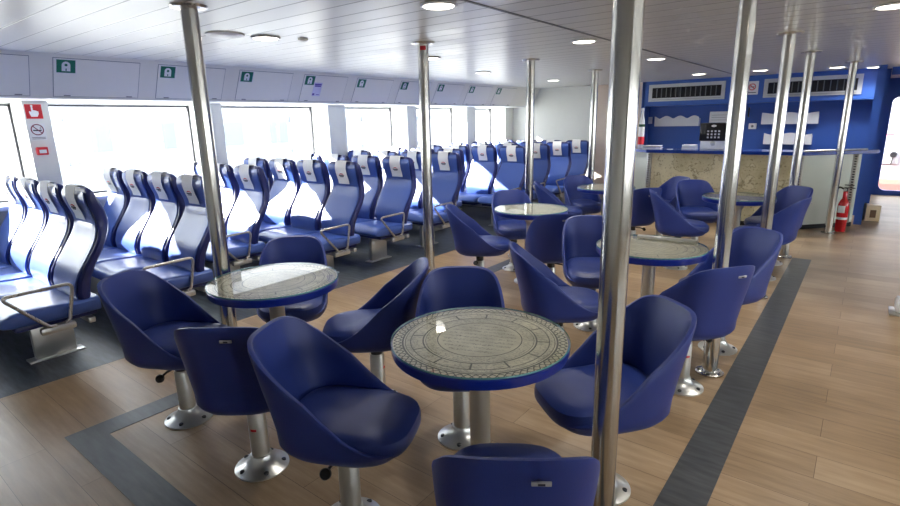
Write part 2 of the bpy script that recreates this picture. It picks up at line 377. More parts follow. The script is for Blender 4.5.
def framed(mb, X0, X1, Z0, Z1, x0, x1, z0, z1, r, y0, y1):
    """a slab with a rounded opening, in the xz plane"""
    n = 6; inner = round_rect(x0, x1, z0, z1, r, n)
    outer = []
    cor = [(X1, Z0), (X1, Z1), (X0, Z1), (X0, Z0)]
    for k in range(4):
        for i in range(n+1):
            outer.append(cor[k])
    m = len(inner)
    def P(lst, y): return [mb.bm.verts.new((p[0], y, p[1])) for p in lst]
    oi = [P(inner, y0), P(inner, y1)]; oc = [[mb.bm.verts.new((c[0], y, c[1])) for c in cor] for y in (y0, y1)]
    for L_ in (0, 1):
        for i in range(m):
            j = (i+1) % m; ka, kb = i//(n+1), j//(n+1)
            vs = [oi[L_][i], oi[L_][j], oc[L_][kb]] + ([oc[L_][ka]] if ka != kb else [])
            mb.bm.faces.new(vs)
    for i in range(m):
        j = (i+1) % m; mb.bm.faces.new((oi[0][i], oi[0][j], oi[1][j], oi[1][i]))
    for i in range(4):
        j = (i+1) % 4; mb.bm.faces.new((oc[0][i], oc[0][j], oc[1][j], oc[1][i]))
    return mb
d = struct(framed(dr, .17, 1.5, 0, 1.86, .24, 1.40, .09, 1.77, .10, YF-.02, YF+.05), 'door_1', MT['blue'], label='blue framed glazed door to the outside deck')
MB().box(.2, 1.44, YF+.01, YF+.018, .05, 1.81).done('pane', MT['wglass'], d, smooth=False)
MB().tube([(1.34, YF-.03, .8), (1.34, YF-.07, .8), (1.34, YF-.07, 1.1), (1.34, YF-.03, 1.1)], .01, fillet=.02).done('door_handle', MT['steel'], d)
# small skirting along the left pier line
struct(quad(XP-.001, XP+.012, 1.51, 1.70, 0, .08), 'baseboard_left', MT['grey'])

# ------------------------------------------------------------------ grab poles
def make_pole():
    t = empty('grab_pole')
    MB().lathe([(.0425, .0), (.0425, CZ)], 40).done('tube', MT['steel'], t)
    b = MB().lathe([(.078, .004), (.078, .012), (.072, .016), (.044, .018)], 36).done('floor_flange', MT['steel'], t)
    for k in range(6):
        a = 2*PI*k/6+.3
        MB().lathe([(.0085, .014), (.0085, .022), (.005, .025)], 10, .061*math.cos(a), .061*math.sin(a)).done('bolt', MT['steel'], b)
    MB().lathe([(.044, CZ-.018), (.085, CZ-.012), (.092, CZ-.004), (.092, CZ)], 36).done('ceiling_flange', MT['steel_t'], t)
    return t
poles = [(-2.83, 1.50, 'polished steel pole behind the left round table, nearest of the seating-side poles'),
         (-2.83, 3.33, 'polished steel pole in the seating-side line, second from the camera, red sticker at its top'),
         (-2.83, 5.02, 'polished steel pole in the seating-side line, third from the camera'),
         (-2.86, 6.72, 'thin-looking distant steel pole, farthest of the seating-side line'),
         (-.575, 1.56, 'thick-looking steel pole nearest the camera, in front of the blue chair by the middle table'),
         (-.58, 3.25, 'steel pole on the walkway side, second from the camera'),
         (-.58, 4.97, 'steel pole on the walkway side, third from the camera'),
         (-.57, 6.60, 'steel pole standing at the far end of the dark floor strip'),
         (-.27, 8.30, 'steel pole in front of the bar counter by the fire extinguisher')]
p0 = make_pole()
for i, (x, y, lb) in enumerate(poles):
    o = p0 if i == 0 else copy_tree(p0)
    o.location = (x, y, 0); tag(o, lb, 'pole', 'steel grab poles through the lounge')
    if i == 1:
        MB().prism([(.0435*math.cos(a), .0435*math.sin(a)) for a in [math.radians(v) for v in range(-80, -10, 10)]]+[(.0428*math.cos(a), .0428*math.sin(a)) for a in [math.radians(v) for v in range(-20, -90, -10)]], 2.04, 2.07).done('red_sticker', MT['red'], o)

# ------------------------------------------------------------------ tub chairs
NS = 64
RIM = [(0, .785), (.045, .78), (.09, .748), (.16, .655), (.23, .562), (.30, .492), (.37, .445), (.44, .42), (.50, .412)]
def make_tub():
    t = empty('tub_chair')
    A, B, n = .212, .250, 3.1
    plan = supel(A, B, n, NS)
    tops = []
    for x, y in plan:
        z = interp(RIM, y+B)
        z -= .065*(min(1, abs(x)/A))**4*max(0, min(1, (-y-.05)/.12))
        tops.append(z)
    def rec(z): return -.075*(max(0, z-.45)/.35)**1.15       # backrest leans back
    def wide(z): return 1+.045*max(0, (z-.45)/.35)
    rows = []
    def ring(fz, k):
        r = []
        for (x, y), zt in zip(plan, tops):
            z = fz(zt); kk = k(z, zt) if callable(k) else k
            back = max(0, min(1, -y/B))
            r.append((x*kk*wide(z), y*kk+rec(z)*max(0, min(1, .45+.75*back)), z))
        return r
    rows.append(ring(lambda zt: .344, .12))
    for z, k in ((.345, .42), (.348, .60), (.355, .74), (.367, .84), (.385, .91), (.405, .96)):
        rows.append(ring(lambda zt, z=z: z, k))
    for f in (.15, .4, .65, .85, .96):
        rows.append(ring(lambda zt, f=f: .405+(zt-.405)*f, .965+.035*min(1, f*1.4)))
    rows.append(ring(lambda zt: zt+.002, .985))
    rows.append(ring(lambda zt: zt+.003, .955))
    rows.append(ring(lambda zt: zt-.002, .925))
    for f in (.9, .7, .45, .2, .0):
        rows.append(ring(lambda zt, f=f: .40+(zt-.40)*f, .905-.035*(1-f)))
    mb = MB().rings(rows, True, False)
    mb.done('shell', MT['tub'], t).location.y = .02
    # piping line round the rim
    pp = [(p[0]*1.0, p[1], p[2]) for p in rows[12]]
    # cushion
    cu = []
    pc = supel(.203, .241, 3.2, 48)
    for k, z in ((.80, .395), (.885, .40), (.915, .42), (.915, .445), (.895, .462), (.84, .474), (.70, .481), (.45, .484), (.2, .485)):
        r = []
        for x, y in pc:
            f = max(0, y/.241)
            k2 = k+(.085*f if .4 < z < .47 else .06*f); r.append((x*k2, y*k2+.014*f, z-.010*f*f+.012*max(0, -y/.241)))
        cu.append(r)
    MB().rings(cu, True, True).done('cushion', MT['tubseat'], t).location.y = .02
    # seam lines down the back
    # pedestal
    MB().lathe([(.0395, .05), (.0395, .27), (.037, .275), (.037, .282)], 28).done('pedestal', MT['alu'], t)
    MB().lathe([(.033, .28), (.033, .338), (.07, .341), (.07, .346)], 24).done('collar', MT['bolt'], t)
    b = MB().lathe([(.118, .0), (.118, .007), (.105, .013), (.075, .028), (.052, .047), (.046, .066), (.040, .068)], 40).done('base', MT['alu'], t)
    for k in range(5):
        a = 2*PI*k/5+.2
        MB().lathe([(.011, .009), (.011, .021), (.007, .024)], 10, .094*math.cos(a), .094*math.sin(a)).done('bolt', MT['bolt'], b)
    kn = MB().tube([(.03, 0, .312), (.085, -.02, .305), (.12, -.03, .295)], .006, 8)
    kn.lathe([(.016, -.012), (.021, -.006), (.021, .006), (.016, .012)], 16, M=Matrix.Translation((.125, -.032, .289)) @ Matrix.Rotation(1.1, 4, 'Y'))
    kn.done('lever', MT['black'], t)
    # little badge near the top of the back
    yb = -B*1.006+rec(.735)*1.2+.02
    g = MB().box(.045-.022, .045+.022, -.003, .003, -.0055, .0055, .001, M=Matrix.Translation((0, yb-.0015, .735)) @ Matrix.Rotation(.22, 4, 'X')).done('badge', MT['silver'], t)
    MB().box(.045-.008, .045+.008, -.004, -.003, -.003, .003, M=Matrix.Translation((0, yb-.0015, .735)) @ Matrix.Rotation(.22, 4, 'X')).done('emblem', MT['ink'], g)
    # red tape mark on the pedestal
    MB().prism([(.0405*math.cos(a), .0405*math.sin(a)) for a in [math.radians(v) for v in range(240, 281, 8)]]+[(.0398*math.cos(a), .0398*math.sin(a)) for a in [math.radians(v) for v in range(280, 239, -8)]], .195, .206).done('red_mark', MT['red'], t)
    return t
T1, T2, T3, T4, T5, T6 = 'the nearest middle round table', 'the left round table by the first pole', 'the round table by the third left pole', 'the round table behind the thick near pole', 'the farthest round table before the bar', 'the small-looking far round table'
chairs = [(-2.67, 1.13, 29, 'navy tub chair at far left, side on, its seat towards the left round table'),
          (-1.99, 1.125, 128, 'navy tub chair seen from behind, between the two tub chairs front left'),
          (-1.405, 1.14, 26, 'large navy tub chair front centre-left, seat towards the right, by the nearest table'),
          (-.675, 1.12, 125, 'navy tub chair cut off by the bottom edge, silver badge on its back'),
          (-.70, 1.89, 232, 'navy tub chair right of the nearest table, open to the left behind the thick pole'),
          (-1.39, 1.84, 305, 'navy tub chair directly behind the nearest table, facing the camera'),
          (-1.98, 1.86, 222, 'navy tub chair in profile between the left table and the nearest table'),
          (-2.72, 1.88, 318, 'navy tub chair behind the left round table, facing the camera'),
          (-2.64, 3.81, 32, 'navy tub chair left of the round table by the third left pole, in profile'),
          (-2.76, 4.60, 312, 'navy tub chair behind the round table crossed by the third left pole, facing forward'),
          (-2.01, 3.96, 128, 'navy tub chair seen from behind, in front of the table by the third left pole'),
          (-1.36, 2.79, 36, 'navy tub chair in profile left of the thick pole, behind the nearest table'),
          (-1.47, 3.55, 302, 'navy tub chair partly behind the thick pole, open to the front, left of its table'),
          (-.67, 2.98, 142, 'navy tub chair seen from behind right of the second walkway pole, badge on its back'),
          (-.62, 3.66, 236, 'navy tub chair behind the second walkway pole, pale inner back showing'),
          (-2.84, 5.76, 28, 'navy tub chair just right of the third left pole, mostly hidden by a nearer table'),
          (-2.78, 6.33, 318, 'navy tub chair behind the small-looking far table, facing the camera'),
          (-1.97, 5.84, 140, 'navy tub chair with its back turned, right of the thick pole by the far table'),
          (-1.93, 6.72, 232, 'navy tub chair farthest back, half hidden, before the left end of the bar panel'),
          (-1.41, 5.56, 22, 'navy tub chair in profile left of the farthest table before the bar'),
          (-1.44, 6.40, 300, 'navy tub chair facing the camera behind the left edge of the farthest table'),
          (-.64, 5.62, 168, 'navy tub chair, back turned, right of the farthest table by a walkway pole'),
          (-.66, 6.26, 232, 'navy tub chair farthest right, behind another one, at the fourth walkway pole')]
c0 = make_tub()
for i, (x, y, h, lb) in enumerate(chairs):
    o = c0 if i == 0 else copy_tree(c0)
    o.location = (x, y, 0); o.rotation_euler = (0, 0, math.radians(h-90)); tag(o, lb, 'chair', 'navy tub chairs around the round tables')

# ------------------------------------------------------------------ round tables
def make_table():
    t = empty('round_table')
    MB().lathe([(.10, .646), (.32, .652), (.333, .658), (.336, .668), (.336, .691), (.332, .695), (.01, .695)], 72).done('tabletop', MT['tedge'], t)
    MB().lathe([(.330, .6952), (.330, .6962)], 72).done('printed_disc', MT['tprint'], t, smooth=False)
    gm = MB(); gm.lathe([(.3365, .6975), (.338, .699), (.338, .703), (.3365, .705)], 72, cap0=False)
    o = gm.done('glass_top', [MT['glass'], MT['gedge']], t)
    for p in o.data.polygons:
        if abs(p.normal.z) < .9: p.material_index = 1
    MB().lathe([(.04, .05), (.04, .56), (.044, .575), (.075, .62), (.13, .640), (.13, .648)], 32).done('pedestal', MT['alu'], t)
    b = MB().lathe([(.15, .0), (.15, .008), (.13, .014), (.085, .032), (.056, .052), (.048, .075), (.041, .077)], 40).done('base', MT['alu'], t)
    for k in range(6):
        a = 2*PI*k/6
        MB().lathe([(.012, .009), (.012, .022), (.008, .025)], 10, .118*math.cos(a), .118*math.sin(a)).done('bolt', MT['bolt'], b)
    return t
tabs = [(-1.075, 1.545, 20, 'round glass-topped table nearest the camera, beige engraved print and blue edge, full disc in view'),
        (-2.42, 1.56, 50, 'round glass-topped table at the left with the first steel pole behind it'),
        (-2.40, 4.30, 10, 'round table with blue edge, third left pole rising behind its centre'),
        (-1.02, 3.39, 80, 'round table with beige print directly right of the thick near pole'),
        (-.98, 6.04, 0, 'dark-looking round table farthest right, before the bar panel'),
        (-2.43, 6.17, 30, 'pale-looking small round table far left of the thick pole, near the end wall')]
t0 = make_table()
for i, (x, y, h, lb) in enumerate(tabs):
    o = t0 if i == 0 else copy_tree(t0)
    o.location = (x, y, 0); o.rotation_euler = (0, 0, math.radians(h)); tag(o, lb, 'table', 'round lounge tables')
# folded card lying on the fourth table
r = MB().box(-.19, .19, -.02, .02, 0, .018, .003).done('napkin_rail', MT['alu']); r.location = (-.98, 3.60, .7055); r.rotation_euler = (0, 0, math.radians(4))
tag(r, 'low grey metal bar on the back edge of the table right of the thick pole', 'bar')

# ------------------------------------------------------------------ passenger seats (front is -Y)
ZL = [.34, .40, .47, .55, .64, .73, .80, .86, .895, .92, .97, 1.02, 1.07, 1.105, 1.125, 1.135]
W = [(.34, .37), (.42, .40), (.55, .43), (.68, .46), (.78, .45), (.86, .405), (.92, .38), (1.0, .405), (1.06, .42), (1.10, .41), (1.122, .375), (1.135, .30)]
FR = [(.34, -.02), (.42, -.06), (.50, -.07), (.60, -.035), (.72, .045), (.80, .095), (.88, .122), (.95, .11), (1.02, .085), (1.08, .075), (1.135, .09)]
BK = [(.34, .02), (.42, .04), (.55, .06), (.65, .10), (.75, .165), (.85, .215), (.93, .23), (1.02, .20), (1.08, .175), (1.12, .155), (1.135, .13)]
def lin(tab, z):
    for (a, va), (b, vb) in zip(tab[:-1], tab[1:]):
        if z <= b: return va+(vb-va)*max(0, (z-a)/(b-a))
    return tab[-1][1]
def sm(tab, z): return (lin(tab, z-.025)+2*lin(tab, z)+lin(tab, z+.025))/4 if .37 < z < 1.10 else lin(tab, z)
WS = 1.10
def make_seat():
    t = empty('passenger_seat')
    rings = []
    for z in ZL:
        w, f, b = sm(W, z)/2*WS, sm(FR, z), sm(BK, z)
        r = []
        m = 10
        for i in range(m+1):      # front, from -w to w, bolsters forward of the middle
            u = -1+2*i/m; r.append((w*u*(.97 if abs(u) < 1 else .96), f+.022*(1-abs(u)**3)-(0.0 if abs(u) < 1 else -.018), z))
        for i in range(m+1):
            a = PI*i/m; u = math.cos(a)
            r.append((w*math.copysign(abs(u)**.55, u), f+.035+(b-f-.035)*(abs(math.sin(a))**.6), z))
        rings.append(r)
    MB().rings(rings, True, True).done('back_shell', MT['coach_shade'], t)
    # upholstered face inside the bolsters
    rings = []
    zz = [.41+.02*i for i in range(36)]
    for z in zz:
        w, f = sm(W, z)/2*.86*WS, sm(FR, z)
        cre = -.012*math.exp(-((z-.895)/.012)**2)
        end = min(1, (z-.405)/.03, (1.118-z)/.03)
        r = []
        for i in range(11):
            u = -1+2*i/10; uu = u*.86
            r.append((w*u, f+.022*(1-abs(uu)**3)-(.012+cre)*(1-abs(u)**6)*max(0, end)-.001, z))
        for i in range(11):
            u = 1-2*i/10; r.append((w*u, f+.045, z))
        rings.append(r)
    MB().rings(rings, True, True).done('back_pad', MT['coach'], t)
    # cushion: loft along y
    rings = []
    TOP = [(-.475, .385), (-.455, .415), (-.42, .438), (-.35, .452), (-.2, .442), (-.05, .435), (.06, .44)]
    BOT = [(-.475, .362), (-.455, .345), (-.40, .335), (-.2, .325), (.06, .33)]
    for y in [-.475, -.468, -.455, -.435, -.41, -.37, -.32, -.25, -.17, -.09, 0, .06]:
        zt, zb = lin(TOP, y), lin(BOT, y); hw = .246-.03*max(0, (-y-.40)/.075)**2
        r = []
        for i in range(24):
            a = 2*PI*i/24; c, s_ = math.cos(a), math.sin(a)
            x = hw*math.copysign(abs(c)**.35, c); z = (zt+zb)/2+(zt-zb)/2*math.copysign(abs(s_)**.45, s_)
            if s_ > 0: z -= .014*(1-(x/hw)**2)
            r.append((x, y, z))
        rings.append(r)
    MB().rings(rings, True, True).done('cushion', MT['coach'], t)
    MB().box(-.20, .20, -.40, .05, .305, .34, .012).done('seat_pan', MT['coach_shade'], t)
    # headrest cloth over the top
    path = []
    for z in (.915, .925, .935, .95, .98, 1.01, 1.04, 1.07, 1.10, 1.12): path.append((lin(FR, z)+.003-.006, z))
    path += [(.090, 1.139), (.110, 1.143), (.130, 1.140), (.150, 1.130), (.163, 1.115), (.184, 1.075), (.205, 1.02)]
    fr_ = []
    hw = .078
    for y, z in path:
        fr_.append((y, z))
    def clothring(off):
        return [[(-hw+2*hw*i/8, y+(off if k > 11 else -off)+ (.016*(1-abs((-1+2*i/8)*.5)**3)-.014 if k < 10 else 0), z+(off if 9 < k < 13 else 0)) for i in range(9)] for k, (y, z) in enumerate(fr_)]
    a, b = clothring(.004), clothring(.0005)
    rings = [ra+list(reversed(rb)) for ra, rb in zip(a, b)]
    hc = MB().rings(rings, True, True).done('headrest_cover', MT['cloth'], t)
    yv = lin(FR, 1.0)-.0085
    MI = Matrix.Translation((0, yv, 1.0)) @ Matrix.Rotation(PI/2+.30, 4, 'X')
    e = MB()
    e.mat(0).prism([(-.034, .010), (-.018, .020), (0, .024), (.018, .020), (.034, .010), (.016, .014), (0, .017), (-.016, .014)], .0, .004, MI)
    e.mat(1).prism([(-.036, -.004), (.036, -.004), (.036, .005), (-.036, .005)], .0, .004, MI).prism([(-.026, -.014), (.026, -.014), (.026, -.009), (-.026, -.009)], .0, .004, MI)
    e.done('emblem', [MT['red'], MT['ink']], hc, smooth=False)
    return t
SX = [-4.13, -4.645, -5.16, -5.675]
rows = [(1.14, 0, 'nearest'), (1.92, 0, 'second'), (2.72, 1, 'third'), (3.46, 0, 'fourth'), (4.24, 0, 'fifth'), (5.10, 0, 'sixth'), (5.86, 1, 'seventh'), (6.70, 0, 'eighth'), (7.43, 0, 'ninth'), (8.17, 0, 'tenth'), (8.92, 0, 'eleventh')]
s0 = make_seat()
first = True
place = ['aisle seat', 'second seat from the aisle', 'third seat from the aisle', 'window seat']
def make_bench(n0):
    t = empty('seat_bench')
    xo = SX[n0]+.25; xi = SX[3]-.2
    MB().box(xi, xo-.02, -.23, -.16, .258, .300, .006).done('beam', MT['alu'], t)
    MB().box(xi, xo-.02, -.02, .02, .262, .300, .006).done('beam', MT['alu'], t)
    for x in (SX[n0]-.10, SX[3]+.10):
        l = MB().box(x-.022, x+.022, -.27, -.03, .012, .268, .008).done('leg', MT['alu'], t)
        fp = MB().box(x-.05, x+.05, -.31, .01, 0, .012, .003).done('foot_plate', MT['alu'], l)
    xa = xo+.012
    a = MB().tube([(xa, -.20, .315), (xa, -.24, .315), (xa, -.45, .555), (xa, -.08, .562), (xa, -.13, .33), (xa, -.16, .318)], .0105, 12, fillet=.045).done('armrest', MT['steel_t'], t)
    MB().box(xa-.03, xa+.01, -.29, -.10, .27, .315, .012).done('bracket', MT['alu'], a)
    return t
b0, b1 = make_bench(0), make_bench(1)
used = {0: False, 1: False}
for yr, n0, nm in rows:
    b = (b0, b1)[n0]
    if used[n0]: b = copy_tree(b)
    used[n0] = True
    b.location = (0, yr, 0)
    tag(b, 'metal bench frame with legs and tube armrest under the %s row of blue seats' % nm, 'seat frame', 'bench frames under the passenger seats')
    for k in range(n0, 4):
        o = s0 if first else copy_tree(s0); first = False
        o.location = (SX[k], yr, 0)
        pl = place[k] if n0 == 0 else ['', 'aisle seat', 'middle seat', 'window seat'][k]
        tag(o, 'blue high-backed seat with white headrest cover, %s of the %s row' % (pl, nm), 'seat', 'blue passenger seats in rows by the windows')

# ------------------------------------------------------------------ locker hatches with signs on the sloped panel
vv = (Tp-Bp).normalized(); nn = Vector((0, 1, 0)).cross(vv)
def panelM(y, s_=0., off=0.):
    o_ = Bp+vv*s_+nn*off
    return Matrix(((0, vv.x, nn.x, o_.x), (1, vv.y, nn.y, y), (0, vv.z, nn.z, o_.z), (0, 0, 0, 1)))
def arch(w, h, n=10):
    pts = [(-w/2, -h/2), (w/2, -h/2)]
    for i in range(n+1):
        a = PI*i/n; pts.append((w/2*math.cos(a), h/2-w/2+w/2*math.sin(a)))
    return pts
PH = (Tp-Bp).length
ordn = ['at the left edge of the photo', 'above the first full window', 'left of the first ceiling pole', 'right of the first ceiling pole', 'beside the small lilac notice', 'above the third window', 'behind the second seating-side pole', 'above the fourth window', 'above the fifth window', 'last before the far wall']
def make_hatch():
    t = empty('locker_hatch')
    MB().box(0, .66, .012, PH-.035, 0, .004, .001).done('door_panel', MT['panel2'], t, smooth=False)
    MB().box(-.004, .664, .008, PH-.031, -.001, .0015).done('shadow_gap', MT['gap'], t, smooth=False)
    for x in (.07, .56): MB().box(x, x+.05, .018, .026, .004, .009, .002).done('latch', MT['greyp'], t)
    s_ = MB().box(.02, .155, PH-.155, PH-.045, .004, .006).done('lifejacket_sign', MT['green'], t, smooth=False); s_['label'] = 'green square sign with a white lifejacket symbol'
    MB().prism([(p[0]+.0875, p[1]+PH-.10) for p in arch(.062, .082)], .006, .007).done('symbol', MT['white'], s_, smooth=False)
    MB().lathe([(.011, .007), (.011, .0075)], 14, .0875, PH-.088).prism([(.0875-.004, PH-.138), (.0875+.004, PH-.138), (.0875+.004, PH-.118), (.0875-.004, PH-.118)], .007, .0075).done('neck_hole', MT['green'], s_, smooth=False)
    fr_ = MB()
    for b in ((.012, .163, PH-.163, PH-.155), (.012, .163, PH-.045, PH-.037), (.012, .02, PH-.155, PH-.045), (.155, .163, PH-.155, PH-.045)): fr_.box(b[0], b[1], b[2], b[3], .004, .0055)
    fr_.done('sign_border', MT['white'], s_, smooth=False)
    return t
h0 = make_hatch()
for k in range(10):
    o = h0 if k == 0 else copy_tree(h0)
    o.matrix_world = panelM(.80+.825*k, 0, .0)
    tag(o, 'white overhead locker hatch with green lifejacket sign, %s' % ordn[k], 'hatch', 'locker hatches along the window wall')
n_ = MB().box(-.06, .06, -.085, .085, 0, .002).done('paper_notice', MT['lilac'], smooth=False); n_.matrix_world = panelM(4.32, .17, .0062)
tag(n_, 'small lilac paper notice with purple print on the sloped panel above the windows', 'notice')
MB().box(-.045, .045, .035, .05, .002, .003).box(-.05, .05, .055, .072, .002, .003).box(-.055, -.025, -.075, -.05, .002, .003).box(.0, .045, -.07, -.062, .002, .003).done('print', MT['purple'], n_, smooth=False)

# ------------------------------------------------------------------ signs on the first pier (face X = XP)
def wallM(y, z, off=.001): return Matrix(((0, 0, 1, XP+off), (1, 0, 0, y), (0, 1, 0, z), (0, 0, 0, 1)))
s_ = MB().box(-.062, .062, -.062, .062, 0, .002).done('push_button_sign', MT['red'], smooth=False); s_.matrix_world = wallM(1.585, 1.665)
tag(s_, 'red square sign with a white pressing hand, at the top of the left window pier', 'sign')
hd = MB().prism([(-.025, -.045), (.022, -.045), (.034, -.02), (.034, .0), (.015, .008), (-.004, .012), (-.004, .045), (-.016, .045), (-.018, -.002), (-.034, .004), (-.036, -.01)], .002, .003)
hd.lathe([(.009, .002), (.009, .003)], 14, -.010, .048).done('hand_symbol', MT['white'], s_, smooth=False)
s_ = MB().box(-.062, .062, -.085, .062, 0, .002).done('no_smoking_sign', MT['paper'], smooth=False); s_.matrix_world = wallM(1.585, 1.500)
tag(s_, 'white no smoking sign with a dark red ring on the left window pier', 'sign')
MB().tube([(.045*math.cos(2*PI*i/32), .045*math.sin(2*PI*i/32)+.008, .003) for i in range(32)], .004, 6, closed=True).tube([(-.032, .04, .003), (.032, -.024, .003)], .004, 6).done('prohibition_ring', plain('maroon print', (130, 40, 70), .5), s_, smooth=False)
MB().box(-.032, .03, -.004, .006, .002, .003).tube([(.03, .010, .003), (.02, .022, .003), (.03, .032, .003)], .002, 6).box(-.05, .05, -.062, -.058, .002, .003).box(-.05, .05, -.074, -.07, .002, .003).done('cigarette_symbol', MT['ink'], s_, smooth=False)
s_ = MB().box(-.042, .042, -.035, .035, 0, .04, .006).done('fire_alarm_box', MT['red']); s_.matrix_world = wallM(1.585, 1.320)
tag(s_, 'small red fire alarm call point box on the left window pier below the signs', 'alarm')
MB().box(-.027, .027, -.018, .012, .04, .042).done('call_window', MT['paper'], s_, smooth=False)

# ------------------------------------------------------------------ ceiling lights
def make_light():
    t = empty('ceiling_light')
    MB().lathe([(.080, -.001), (.098, -.003), (.100, -.009), (.092, -.014), (.082, -.012)], 32, cap0=True, cap1=False).done('trim_ring', MT['white'], t)
    MB().lathe([(.083, -.010), (.078, -.013), (.0, -.0135)][:2]+[(.02, -.0135)], 28).done('lens', MT['lamp'], t)
    return t
lights = [(-1.88, 2.35, 'nearest of the centre line, at the top edge of the photo'), (-1.88, 4.17, 'second of the centre line, left of the thick pole'), (-1.87, 5.95, 'third of the centre line, just right of the thick pole'),
          (-2.07, 8.55, 'in front of the left grille'), (-1.30, 8.6, 'between the two grilles of the bar'), (-.46, 8.95, 'in front of the right grille'), (-.07, 9.4, 'beside the passage header'),
          (-3.42, 2.34, 'nearest the seats, right of the first pole'), (-3.42, 4.13, 'by the second pole'), (-3.95, 5.80, 'over the sixth row of seats'), (-4.0, 7.8, 'before the far white wall'), (.01, 4.17, 'at the top right corner of the photo'),
          (.1, 2.35, 'over the walkway, outside the photo on the right')]
l0 = make_light()
for i, (x, y, lb) in enumerate(lights):
    o = l0 if i == 0 else copy_tree(l0)
    o.location = (x, y, CZ); tag(o, 'round recessed ceiling light, '+lb, 'ceiling light', 'round ceiling lights')
    ld = bpy.data.lights.new('downlight', 'SPOT'); ld.energy = 22; ld.spot_size = 2.5; ld.spot_blend = .8; ld.color = (1, .96, .9); ld.shadow_soft_size = .08
    lo = bpy.data.objects.new('downlight', ld); COL.objects.link(lo); lo.parent = o; lo.location = (0, 0, -.03)
s_ = MB().lathe([(.125, 0), (.125, -.008), (.105, -.016), (.02, -.018)], 32).done('ceiling_speaker', MT['panel']); s_.location = (-3.5, 2.08, CZ)
tag(s_, 'flat grey round ceiling disc left of the ceiling light beside the first pole', 'speaker')
s_ = MB().lathe([(.035, 0), (.035, -.012), (.015, -.02)], 20).done('ceiling_sensor', MT['panel']); s_.location = (-3.3, 2.56, CZ)
tag(s_, 'small grey round ceiling sensor right of the ceiling light beside the first pole', 'sensor')
s_ = MB().lathe([(.05, 0), (.05, -.02), (.03, -.045), (.01, -.05)], 20).done('ceiling_sensor', MT['white']); s_.location = (-1.72, 9.3, CZ)
tag(s_, 'small white ceiling detector above the right end of the left grille', 'sensor')

# ------------------------------------------------------------------ bar counter
CP = [(-3.08, 8.80), (-2.63, 8.35), (-.66, 8.30), (-.05, 8.98)]
bc = empty('bar_counter', (0, 0, 0), 0, 'curved bar counter with blue top, sepia chart front and pale angled ends', 'counter')
def panel_between(a, b, z0, z1, th, d0=0., d1=0.):
    a, b = Vector(a), Vector(b); u = (b-a).normalized(); n2 = Vector((-u.y, u.x))   # inward (+Y side)
    L_ = (b-a).length
    M = Matrix(((u.x, n2.x, 0, a.x), (u.y, n2.y, 0, a.y), (0, 0, 1, 0), (0, 0, 0, 1)))
    return MB().box(d0, L_-d1, 0, th, z0, z1, .002, M), M, L_
m_, M, L_ = panel_between(CP[1], CP[2], .06, .985, .03, .04, .04); o = m_.done('front_panel', MT['mprint'], bc, smooth=False); o['label'] = 'beige front panel printed with an old sea chart'
pale = plain('pale green grey glass panel', (190, 196, 186), .25, noise=.06, scale=3, coat=.3)
m_, M0, L0 = panel_between(CP[0], CP[1], .06, .985, .03); o = m_.done('end_panel', pale, bc, smooth=False)
m_, M2, L2 = panel_between(CP[2], CP[3], .06, .985, .03); o = m_.done('end_panel', pale, bc, smooth=False)
for a, b in ((0, 1), (1, 2), (2, 3)):
    m_, _, _ = panel_between(CP[a], CP[b], 0, .06, .025); m_.done('kick_plate', MT['dark'], bc, smooth=False)
for (x, y) in ((CP[1][0]+.005, CP[1][1]-.01), (CP[2][0]-.005, CP[2][1]-.01), (CP[3][0]-.06, CP[3][1]-.09)):
    st = MB().box(x-.03, x+.03, y-.012, y+.02, .06, .985, .002).done('slotted_strip', MT['alu'], bc)
    sl = MB()
    for k in range(26): sl.box(x-.013, x+.013, y-.0135, y-.011, .09+k*.034, .09+k*.034+.018)
    sl.done('slots', MT['dark'], st, smooth=False)
def offs(pts, d):
    out = []
    for i, p in enumerate(pts):
        p = Vector(p); a = Vector(pts[max(0, i-1)]); b = Vector(pts[min(len(pts)-1, i+1)]); u = (b-a).normalized(); out.append(tuple(p+Vector((u.y, -u.x))*d))
    return out
of, ob = offs(CP, .10), offs(CP, -.42)
of[-1] = (.13, 9.0); ob[-1] = (-.3, 9.14); of[0] = (-3.2, 8.75); ob[0] = (-3.1, 9.2)
MB().prism(of+list(reversed(ob)), .985, 1.03).done('counter_top', MT['counter'], bc, smooth=False)
MB().tube([(p[0], p[1], 1.04) for p in offs(CP, .06)[2:]], .012, 8).done('steel_rail', MT['steel_t'], bc)
# grilles
def grille(x0, x1, z0, z1, lb):
    t = empty('vent_grille', (x0, 9.70, z0), 0, lb, 'grille', 'long grilles over the bar')
    w, h = x1-x0, z1-z0; f = .055
    MB().box(0, w, -.02, 0, 0, f).box(0, w, -.02, 0, h-f, h).box(0, f, -.02, 0, f, h-f).box(w-f, w, -.02, 0, f, h-f).done('frame', MT['grill'], t, smooth=False)
    MB().box(f, w-f, -.003, -.001, f, h-f).done('backing', MT['dark'], t, smooth=False)
    n = 14
    for k in range(1, n):
        x = f+(w-2*f)*k/n; M = Matrix.Translation((x, -.009, 0)) @ Matrix.Rotation(.9, 4, 'Z')
        MB().box(-.008, .012, -.0015, .0015, f+.01, h-f-.01, M=M).done('vane', MT['vane'], t, smooth=False)
    for z in (f*.5,): MB().box(f, w-f, -.022, -.020, z-.002, z+.002).done('groove', MT['vane'], t, smooth=False)
    return t
grille(-3.13, -1.93, 1.765, 2.045, 'long grey framed vent grille on the left half of the blue soffit')
grille(-1.39, -.18, 1.76, 2.035, 'long grey framed vent grille on the right half of the blue soffit')
t = MB().box(-.085, .085, -.003, 0, -.10, .10).done('no_smoking_sign', MT['paper'], smooth=False); t.location = (-1.55, 9.699, 1.915); tag(t, 'white no smoking sign between the two vent grilles', 'sign')
